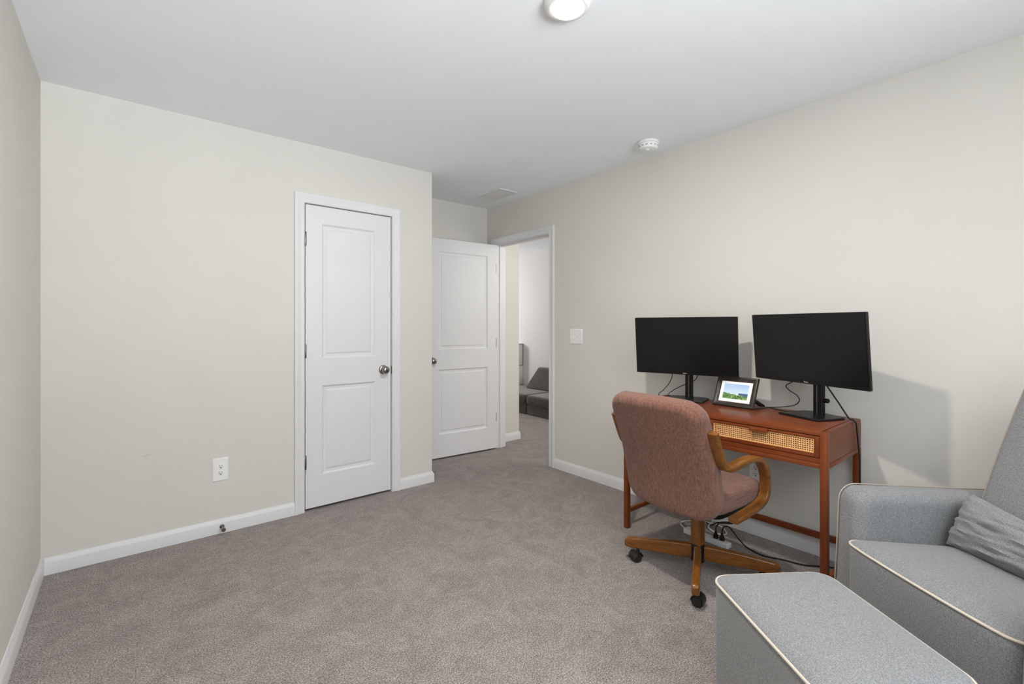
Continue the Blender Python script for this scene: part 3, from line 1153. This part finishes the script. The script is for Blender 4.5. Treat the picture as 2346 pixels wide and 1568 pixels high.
# ------------------------------------------------------------------ cables
def cable(name, label, pts, r=0.0026, mat='black_rubber', n=8, group=None, plug=None):
    bm = BM()
    tube(bm, spline(pts, n), r, 8)
    o = obj(name, bm, mat, None, 60)
    tag(o, label, 'cable', group)
    if plug:
        p, q = Vector(plug[0]), Vector(plug[1])
        bm = BM()
        u = (q - p).normalized()
        s = u.cross(Vector((0, 0, 1)))
        if s.length < 1e-3:
            s = Vector((0, 1, 0))
        s.normalize()
        v = u.cross(s)
        rr = []
        for t, hw, hh in ((0, .013, .011), (0.3, .013, .011), (0.55, .009, .008), (0.8, .006, .006), (1.0, .004, .004)):
            c = p.lerp(q, t)
            ring = [c + s * x + v * y for x, y in rrect(hw, hh, min(hw, hh) * 0.6, 3)]
            rr.append(ring)
        loft(bm, rr, True, True)
        obj('plug', bm, 'black_rubber', o)
    return o


ZD = DZ + 0.003
cable('power_cable', 'black cable hanging from the right monitor over the desk edge to the power strip',
      [(2.652, 0.800, 0.965), (2.672, 0.788, 0.932), (2.690, 0.747, 0.857), (2.708, 0.708, 0.783), (2.715, 0.690, 0.773), (2.719, 0.680, 0.757), (2.727, 0.680, 0.730), (2.752, 0.681, 0.660), (2.770, 0.680, 0.583),
       (2.776, 0.680, 0.474), (2.780, 0.681, 0.30), (2.782, 0.681, 0.12), (2.784, 0.690, 0.02), (2.778, 0.745, 0.006), (2.735, 0.815, 0.006), (2.672, 0.890, 0.006), (2.645, 0.985, 0.006), (2.612, 1.060, 0.006),
       (2.625, 1.128, 0.006), (2.634, 1.168, 0.012), (2.628, 1.205, 0.045), (2.605, 1.240, 0.098), (2.580, 1.258, 0.105), (2.562, 1.262, 0.088), (2.560, 1.262, 0.070)],
      0.0036, plug=((2.560, 1.262, 0.0335), (2.560, 1.262, 0.074)))
cable('power_cable', 'black looped cable plugged into the power strip beside the other plug',
      [(2.560, 1.298, 0.070), (2.562, 1.298, 0.092), (2.585, 1.288, 0.115), (2.620, 1.262, 0.118), (2.650, 1.245, 0.108), (2.655, 1.270, 0.098), (2.640, 1.300, 0.094), (2.660, 1.340, 0.080), (2.72, 1.40, 0.03), (2.77, 1.45, 0.006), (2.81, 1.52, 0.006)],
      0.0036, plug=((2.560, 1.298, 0.0335), (2.560, 1.298, 0.074)))
cable('monitor_cable', 'thin black cable curling from under the right monitor to the photo frame',
      [(2.640, 0.915, 0.965), (2.650, 0.940, 0.940), (2.660, 0.963, 0.926), (2.680, 0.978, 0.910), (2.720, 0.969, 0.883), (2.760, 0.953, 0.860), (2.790, 0.952, 0.830), (2.800, 0.975, 0.802), (2.805, 1.025, 0.785), (2.800, 1.080, ZD + 0.005), (2.772, 1.105, ZD + 0.004), (2.730, 1.121, ZD), (2.690, 1.143, ZD), (2.688, 1.165, ZD + 0.004)],
      0.0024)
cable('monitor_cable', 'short black cable lying on the desk behind the right monitor base',
      [(2.772, 1.104, ZD + 0.0045), (2.765, 1.070, ZD + 0.0025), (2.755, 1.035, ZD), (2.752, 1.000, ZD), (2.765, 0.985, ZD)], 0.0024)
cable('monitor_cable', 'thin black cable hanging straight from the left end of the left monitor',
      [(2.690, 1.640, 0.960), (2.700, 1.654, 0.926), (2.712, 1.670, 0.890), (2.742, 1.713, 0.845), (2.785, 1.778, 0.797), (2.835, 1.845, 0.750), (2.842, 1.860, 0.60), (2.838, 1.860, 0.20), (2.830, 1.850, 0.006)], 0.0024)
cable('monitor_cable', 'thin black cable passing behind the post of the left monitor',
      [(2.695, 1.470, 0.960), (2.700, 1.484, 0.929), (2.722, 1.506, 0.903), (2.755, 1.543, 0.882), (2.790, 1.587, 0.864), (2.790, 1.632, 0.845), (2.785, 1.671, 0.824), (2.795, 1.715, 0.798), (2.838, 1.775, 0.752), (2.845, 1.795, 0.60), (2.842, 1.805, 0.20), (2.834, 1.805, 0.006)], 0.0024)

# power strip on the carpet
ps = thing('power_strip', 'white power strip lying on the carpet under the desk', 'power strip', (2.556, 1.350, 0.0), math.radians(-2))
bm = BM()
rounded_box(bm, 0.026, 0.135, 0.0155, 0.008, 4, lambda p: p + Vector((0, 0, 0.0175)))
obj('body', fix(bm), 'white_plastic', ps, 50)
for k in range(4):
    bm = BM()
    y = 0.085 - k * 0.038
    lathe(bm, [(0.0003, 0.0331), (0.013, 0.0331), (0.0135, 0.0338), (0.0150, 0.0338), (0.0150, 0.032)], 20, 'Z', (0, y, 0))
    obj('socket', bm, 'white_plastic', ps)
bm = BM()
tube(bm, spline([(0.0, 0.134, 0.018), (0.03, 0.160, 0.010), (0.078, 0.215, 0.005), (0.13, 0.222, 0.005), (0.185, 0.185, 0.005), (0.225, 0.130, 0.005), (0.245, 0.062, 0.005), (0.215, 0.010, 0.005), (0.170, -0.028, 0.005), (0.125, -0.022, 0.008), (0.120, 0.02, 0.011), (0.160, 0.08, 0.011), (0.240, 0.10, 0.013), (0.272, 0.10, 0.03)], 8), 0.0042, 8)
obj('cord', bm, 'cord_white', ps, 60)

# ------------------------------------------------------------------ office chair
CH = thing('office_chair', 'brown tweed office chair with bent oak arms on casters, seen from behind', 'office chair', (2.195, 1.205, 0.0), math.radians(-5))
WB, WA = 0.250, 0.262
REC = math.radians(16.8)
XB = -0.205


def back_fn(p):
    # p: x thickness, y width, z height (centred); taper, bend, recline
    q = p.copy()
    q.x += 0.55 * (q.y ** 2) - 0.012
    zz = q.z + 0.285
    q.x += 0.020 * math.sin(PI * min(1, max(0, zz / 0.57)))
    q.z += -0.35 * q.y ** 2 * (1 if zz > 0.285 else 0) * ((zz - 0.285) / 0.285 if zz > 0.285 else 0)
    c, s = math.cos(REC), math.sin(REC)
    x, z = q.x, q.z + 0.285
    return Vector((XB + x * c - z * s, q.y, 0.372 + z * c + x * s))


def plate_box(bm, outline, half_t, edge, fn, rings_in=7):
    """padded plate: outline in (y,z), rounded edge of radius edge, thickness along x"""
    P = [Vector((a, b)) for a, b in outline]
    n = len(P)

    def inset(d):
        out = []
        for i in range(n):
            a, b, c = P[i - 1], P[i], P[(i + 1) % n]
            t1, t2 = (b - a).normalized(), (c - b).normalized()
            n1, n2 = Vector((-t1.y, t1.x)), Vector((-t2.y, t2.x))
            m = (n1 + n2)
            m = m.normalized() if m.length > 1e-6 else n1
            out.append(b + m * d)
        return out
    # rounding steps
    steps = []
    for k in range(6):
        a = PI / 2 * k / 5
        steps.append((edge * (1 - math.sin(a)) if False else edge - edge * math.cos(a), half_t - edge + edge * math.sin(a)))
    # steps: from rim (inset 0, x=half_t-edge) to top (inset edge, x=half_t)
    seq = [(d, -h) for d, h in reversed(steps)] + [(d, h) for d, h in steps]
    rings = []
    for d, x in seq:
        rings.append([Vector((x, q.x, q.y)) for q in inset(d)])
    base = inset(edge)
    cen = sum(base, Vector((0, 0))) / n
    inner_f, inner_b = [], []
    for k in range(1, rings_in):
        s = 1 - k / rings_in
        bulge = 0.0
        inner_f.append([Vector((half_t + bulge, *(cen + (q - cen) * s))) for q in base])
        inner_b.append([Vector((-half_t - bulge, *(cen + (q - cen) * s))) for q in base])
    allr = list(reversed(inner_b)) + rings + inner_f
    vr = [[bm.verts.new(fn(p)) for p in r] for r in allr]
    for A, B in zip(vr[:-1], vr[1:]):
        for i in range(n):
            j = (i + 1) % n
            bm.faces.new((A[i], A[j], B[j], B[i]))
    for r, x in ((vr[0], -half_t), (vr[-1], half_t)):
        c = bm.verts.new(fn(Vector((x, cen.x, cen.y))))
        for i in range(n):
            bm.faces.new((r[i], r[(i + 1) % n], c))


bm = BM()
plate_box(bm, densify(rrect(WB, 0.285, 0.085, 6), 0.03), 0.050, 0.038, back_fn)
obj('backrest', bm, 'chair_tweed', CH, 60)


def seat_fn(p):
    q = Vector((p.y, p.z, p.x))       # plate plane -> (x fwd, y)
    q.x += -0.002
    q.z += 0.442
    f = (q.x + 0.2) / 0.41
    q.z += 0.012 * math.cos(q.y / 0.26 * PI / 2) * (1 if p.x > 0 else 0)
    q.z -= 0.035 * max(0, f - 0.75) ** 2 / 0.0625 * 0.6
    return q


bm = BM()
plate_box(bm, densify(rrect(0.200, 0.240, 0.06, 6), 0.03), 0.052, 0.035, seat_fn)
obj('seat', bm, 'chair_tweed_seat', CH, 60)
bm = BM()
plate_box(bm, densify(rrect(0.17, 0.21, 0.05, 4), 0.05), 0.012, 0.006, lambda p: Vector((p.y - 0.002, p.z, p.x + 0.377)))
obj('seat_pan', bm, 'black_plastic', CH, 60)
arm_path = spline([(-0.298, 0.785), (-0.272, 0.722), (-0.248, 0.668), (-0.222, 0.632), (-0.178, 0.617), (-0.115, 0.622), (-0.04, 0.630), (0.02, 0.628), (0.068, 0.612),
                   (0.105, 0.575), (0.124, 0.520), (0.124, 0.465), (0.103, 0.428), (0.055, 0.408), (-0.02, 0.396), (-0.10, 0.388), (-0.145, 0.385)], 5)
for s in (-1, 1):
    bm = BM()
    y0, y1 = sorted((s * 0.245, s * 0.291))
    ribbon(bm, [(p.x, p.y) for p in [Vector((q[0], q[1])) for q in arm_path]], y0, y1, 0.027, 0.007)
    obj('armrest', bm, 'oak_x', CH, 50, label='bent oak armrest loop')
bm = BM()
o = rrect(0.0275, 0.0275, 0.013, 4)
loft(bm, [[(x, y, 0.135) for x, y in o], [(x, y, 0.366) for x, y in o]], True, True)
obj('column', bm, 'oak_z', CH, 40)
bm = BM()
lathe(bm, [(0.0005, 0.058), (0.030, 0.058), (0.034, 0.064), (0.034, 0.142), (0.031, 0.146), (0.0005, 0.146)], 32)
obj('hub', bm, 'black_plastic', CH, 40)
BASE_A = math.atan2(1.069 - 1.205, 1.93 - 2.195) - math.radians(-5)
for k in range(4):
    a = BASE_A + k * PI / 2
    bm = BM()
    rings = []
    for t, zt, zb, hw in ((0.026, .142, .070, .017), (0.10, .139, .068, .0175), (0.20, .132, .067, .0175), (0.29, .124, .067, .0175), (0.335, .119, .067, .0175), (0.350, .114, .069, .0165), (0.357, .106, .073, .013), (0.360, .098, .080, .007)):
        zc, hh = (zt + zb) / 2, (zt - zb) / 2
        rings.append([(t, x, zc + z) for x, z in rrect(hw, hh, min(hw, hh) * 0.55, 4)])
    loft(bm, rings, True, True)
    leg = obj('base_leg', bm, 'oak_x', CH, 50)
    leg.rotation_euler = (0, 0, a)
    # caster
    bm = BM()
    sw_a = random.uniform(-0.8, 0.8)
    Mc = Matrix.Translation((0.295, 0, 0)) @ Matrix.Rotation(sw_a + PI / 2, 4, 'Z')
    for yy in (-1, 1):
        lathe(bm, [(0.0003, yy * 0.004), (0.024, yy * 0.004), (0.025, yy * 0.007), (0.025, yy * 0.020), (0.021, yy * 0.0235), (0.0003, yy * 0.024)], 24, 'Y', (0.010, 0, 0.025))
    # hood
    hood = []
    for q in range(9):
        a2 = math.radians(-20 + q * 200 / 8)
        hood.append([(0.010 + 0.028 * math.cos(a2), y, 0.025 + 0.028 * math.sin(a2)) for y in (-0.0255, 0.0255)] + [(0.010 + 0.0255 * math.cos(a2), y, 0.025 + 0.0255 * math.sin(a2)) for y in (0.0255, -0.0255)])
    loft(bm, hood, True, True)
    lathe(bm, [(0.0003, 0.045), (0.011, 0.045), (0.0085, 0.055), (0.0085, 0.070), (0.0003, 0.070)], 14, 'Z', (-0.004, 0, 0))
    bmesh.ops.transform(bm, matrix=Mc, verts=bm.verts[:])
    cst = obj('caster', bm, 'caster_black', leg, 40)

# ------------------------------------------------------------------ nursery glider and ottoman
GA = math.atan2(0.585, -0.81)
GL = thing('armchair', 'grey upholstered glider armchair with cream piping at the right edge', 'armchair', (2.051, 0.143, 0.0), GA)
SL = 0.095           # rearward slope of seat and arms


def piping(name, pts, parent, closed=False, r=0.0052, mat='piping_cream'):
    bm = BM()
    tube(bm, pts, r, 8, closed)
    return obj(name, bm, mat, parent, 80, label='cream piping')


# seat block: x from -0.40 to 0.285, y +-0.268
SX0, SX1, SY = -0.36, 0.287, 0.280


def seat_outline(n=8):
    pts = []
    r = 0.055
    # front bow
    for k in range(n + 1):
        a = -PI / 2 + PI / 2 * k / n
        pts.append((SX1 - r + r * math.cos(a), -SY + r + r * math.sin(a)))
    for k in range(1, 10):
        y = -SY + r + (2 * SY - 2 * r) * k / 10
        pts.append((SX1 + 0.010 * math.cos(y / SY * PI / 2), y))
    for k in range(n + 1):
        a = PI / 2 * k / n
        pts.append((SX1 - r + r * math.cos(a), SY - r + r * math.sin(a)))
    for k in range(1, 7):
        pts.append((SX1 - r + (SX0 - SX1 + r) * k / 6, SY))
    for k in range(1, 10):
        pts.append((SX0, SY - 2 * SY * k / 10))
    for k in range(0, 6):
        pts.append((SX0 + (SX1 - r - SX0) * k / 6, -SY))
    return pts


def block(bm, outline, zlo, ztop, crown, slope=0.0, x_ref=0.0, flare=0.0, nring=8, sag=0.0):
    P = [Vector(p) for p in outline]
    n = len(P)
    cen = sum(P, Vector((0, 0))) / n
    rings = []
    for t in (0.0, 0.3, 0.65, 0.9, 1.0):
        z = zlo + (ztop - zlo) * t
        g = 1 + flare * math.sin(PI * t)
        rings.append([(cen.x + (p.x - cen.x) * g, cen.y + (p.y - cen.y) * g, z + (slope * (p.x - x_ref) if t > 0.6 else 0)) for p in P])
    for s in (0.992, 0.98, 0.96, 0.93, 0.89, 0.83, 0.75, 0.64, 0.5, 0.34, 0.16):
        e = (1 - s ** 4.0) ** 0.55
        rings.append([(cen.x + (p.x - cen.x) * s, cen.y + (p.y - cen.y) * s, ztop + crown * e + slope * (cen.x + (p.x - cen.x) * s - x_ref)) for p in P])
    loft(bm, rings, True, True)
    return cen


so = seat_outline()
bm = BM()
block(bm, so, 0.075, 0.458, 0.030, SL, SX1, 0.004)
seat = obj('seat', bm, 'grey_heather', GL, 40)
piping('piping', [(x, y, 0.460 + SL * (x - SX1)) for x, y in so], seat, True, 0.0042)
bm = BM()
box(bm, -0.36, 0.24, -0.24, 0.24, 0.012, 0.075, 0.01)
obj('glider_base', bm, 'black_plastic', GL)


# arms
AX0 = -0.44


def arm(sgn, AX1):
    yi, yo = sgn * 0.284, sgn * 0.388
    yc, hw = (yi + yo) / 2, abs(yo - yi) / 2
    # side profile (x,z)
    prof = []
    zt = 0.624
    r = 0.06
    prof.append((AX1 + 0.022, 0.055))
    prof.append((AX1 + 0.018, 0.20))
    prof.append((AX1 + 0.007, 0.40))
    for k in range(7):
        a = PI / 2 * k / 6
        prof.append((AX1 - r + r * math.cos(a), zt - r + r * math.sin(a)))
    for k in range(1, 7):
        x = AX1 - r + (AX0 - AX1 + r) * k / 6
        prof.append((x, zt + 0.065 * (x - AX1 + r)))
    prof.append((AX0, 0.3))
    prof.append((AX0, 0.055))
    c = Vector((sum(p[0] for p in prof) / len(prof), 0.33))
    rings = []
    e = 0.045
    steps = [(e * (1 - math.cos(PI / 2 * k / 5)), hw - e + e * math.sin(PI / 2 * k / 5)) for k in range(6)]
    seqn = [(d, -h) for d, h in reversed(steps)] + [(d, h) for d, h in steps]
    n = len(prof)
    P = [Vector(p) for p in prof]

    def ins(d):
        out = []
        for i in range(n):
            a, b, c2 = P[i - 1], P[i], P[(i + 1) % n]
            t1, t2 = (b - a).normalized(), (c2 - b).normalized()
            m = (Vector((-t1.y, t1.x)) + Vector((-t2.y, t2.x)))
            m = m.normalized()
            out.append(b + m * d * (0.0 if b.y < 0.06 else 1.0))
        return out
    for d, h in seqn:
        dd = d
        # outer side keeps a crisp piped edge
        if sgn * h > 0:
            dd = d * 0.12
        rings.append([(q.x, yc + h, q.y) for q in ins(dd)])
    bm = BM()
    loft(bm, rings, True, True)
    o = obj('armrest', bm, 'grey_heather', GL, 50)
    line = [(p[0] + 0.001, yc + sgn * (hw - 0.003), p[1] + 0.001) for p in prof[:-2]]
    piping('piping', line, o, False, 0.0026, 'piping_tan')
    return o


arm(-1, 0.215)
arm(1, 0.312)

# backrest
BT = math.radians(22)
BH, BWD = 0.72, 0.272


def gback_fn(p):
    q = p.copy()
    q.x += 0.02 * math.cos(q.y / BWD * PI / 2) + 0.015 * math.sin(PI * (q.z + BH / 2) / BH)
    z = q.z + BH / 2
    c, s = math.cos(BT), math.sin(BT)
    return Vector((-0.238 + q.x * c - z * s, q.y, 0.40 + z * c + q.x * s))


bo = densify(rrect(BWD, BH / 2, 0.06, 6), 0.05)
bm = BM()
plate_box(bm, bo, 0.070, 0.022, gback_fn)
gb = obj('backrest', bm, 'grey_heather', GL, 50)
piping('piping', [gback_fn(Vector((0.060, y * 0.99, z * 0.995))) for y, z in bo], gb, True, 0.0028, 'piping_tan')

# lumbar pillow
PL = tag(obj('throw_pillow', BM(), 'grey_heather'), None)
bpy.data.objects.remove(PL)
bm = BM()
NU, NV = 44, 28
PWD, PHT = 0.235, 0.101
grid = {}
for side in (-1, 1):
    for i in range(NU + 1):
        for j in range(NV + 1):
            u, v = -1 + 2 * i / NU, -1 + 2 * j / NV
            if side == 1 and (i in (0, NU) or j in (0, NV)):
                grid[(side, i, j)] = grid[(-1, i, j)]
                continue
            th = 0.066 * ((1 - abs(u) ** 2.6) ** 0.6) * ((1 - abs(v) ** 2.6) ** 0.6)
            pinch = 1 - 0.10 * (1 - abs(u)) * abs(v) ** 2
            wr = mnoise.noise(Vector((u * 1.6 + v * 0.9, v * 7.0 - u * 1.5, 3.1 * side))) * 0.013 + mnoise.noise(Vector((u * 4, v * 4, side * 7.7))) * 0.006
            wr *= min(1, 6 * th / 0.066) * (1 if abs(u) > 0.3 or True else 0)
            yy = u * PWD * (1 - 0.06 * (1 - v * v) * abs(u) * 0)
            drop = 1 - 0.38 * (u + 1) / 2 * max(0, v)
            fold = math.sin(9.0 * v + 3.2 * u + 2.0 * mnoise.noise(Vector((u * 1.3, v * 1.5, 5.0))))
            wr += 0.0085 * (abs(fold) - 0.5) * min(1, 5 * th / 0.066) * (0.4 + 0.6 * max(0, 0.5 - 0.5 * v)) * (0.5 + 0.5 * max(0, -u))
            grid[(side, i, j)] = bm.verts.new((side * (th + wr), yy, v * PHT * pinch * drop))
for side in (-1, 1):
    for i in range(NU):
        for j in range(NV):
            q = [grid[(side, i, j)], grid[(side, i + 1, j)], grid[(side, i + 1, j + 1)], grid[(side, i, j + 1)]]
            if len(set(q)) == 4:
                try:
                    bm.faces.new(q)
                except ValueError:
                    pass
pil = obj('throw_pillow', bm, 'grey_heather', None, 60)
tag(pil, 'wrinkled grey lumbar pillow leaning in the corner of the armchair', 'pillow')
Mg = Matrix.Translation((2.051, 0.143, 0)) @ Matrix.Rotation(GA, 4, 'Z')
pil.matrix_world = Mg @ Matrix.Translation((-0.128, -0.022, 0.528)) @ Matrix.Rotation(math.radians(-24), 4, 'Y') @ Matrix.Rotation(math.radians(-2.5), 4, 'X')

# ottoman
UX, UY = Vector((0.585, 0.81)), Vector((-0.81, 0.585))
OTM = thing('ottoman', 'grey upholstered ottoman with cream piping in front of the armchair', 'ottoman', (1.452, 0.444, 0.0), math.atan2(0.81, 0.585))
# local x along the long side, y towards the room
oo = densify(rrect(0.2485, 0.190, 0.05, 6, -0.0135), 0.05)
bm = BM()
block(bm, oo, 0.075, 0.428, 0.028, 0.0, 0.0, 0.012)
ob = obj('cushion', bm, 'grey_heather', OTM, 40)
piping('piping', [(x, y, 0.429) for x, y in oo], ob, True, 0.0042)
bm = BM()
box(bm, -0.20, 0.20, -0.13, 0.13, 0.0, 0.08, 0.01)
obj('glider_base', bm, 'black_plastic', OTM)

# ------------------------------------------------------------------ couch and boxes in the next room
SF = thing('sofa', 'low dark grey modular sofa seen through the doorway', 'sofa', (4.25, 4.87, 0.0))


def foam(name, x0, x1, y0, y1, z0, z1, r=0.03, fn=None):
    bm = BM()
    c = Vector(((x0 + x1) / 2, (y0 + y1) / 2, (z0 + z1) / 2))
    f = (lambda p: (fn(p + c) if fn else p + c))
    rounded_box(bm, (x1 - x0) / 2, (y1 - y0) / 2, (z1 - z0) / 2, r, 6, f)
    return obj(name, fix(bm), 'couch_suede', SF, 50)


foam('base_block', 0.02, 0.72, -0.72, -0.006, 0.0, 0.145, 0.015)
foam('base_block', 0.02, 0.72, 0.006, 1.3, 0.0, 0.145, 0.015)
foam('seat_cushion', 0.0, 0.72, -0.73, -0.003, 0.147, 0.275, 0.04)
foam('seat_cushion', 0.0, 0.72, 0.003, 1.3, 0.147, 0.275, 0.04)


def wedge(p):
    t = (p.z - 0.277) / 0.33
    q = p.copy()
    if q.y > 0.2:
        q.y -= 0.14 * t * (q.y - 0.2) / 0.35
    q.x += 0.16 * t
    return q


foam('back_cushion', 0.47, 0.60, -0.55, 0.555, 0.277, 0.60, 0.03, wedge)

for (nm, lab, z0, z1, trim_) in (('storage_box', 'white box with brown edge trim, upper of the two behind the sofa', 0.585, 0.945, True), ('storage_box', 'plain white box standing on the sofa under the trimmed box', 0.277, 0.583, False)):
    t = thing(nm, lab, 'box', (4.925, 6.00, z0))
    h = z1 - z0
    bm = BM()
    box(bm, -0.045, 0.07, -0.22, 0.22, 0.0, h, 0.004)
    obj('body', bm, 'box_white', t)
    if trim_:
        bm = BM()
        e = 0.012
        for (a, c) in ((0.0, e), (h - e, h)):
            box(bm, -0.049, -0.0455, -0.224, 0.224, a, c)
            box(bm, -0.049, 0.07, -0.224, -0.2205, a, c)
        box(bm, -0.049, -0.0455, -0.224, -0.224 + e, e, h - e)
        box(bm, -0.049, -0.049 + e, -0.224, -0.2205, e, h - e)
        box(bm, 0.056, 0.07, -0.224, -0.2205, e, h - e)
        obj('edge_trim', bm, 'box_trim', t)

bpy.context.view_layer.update()
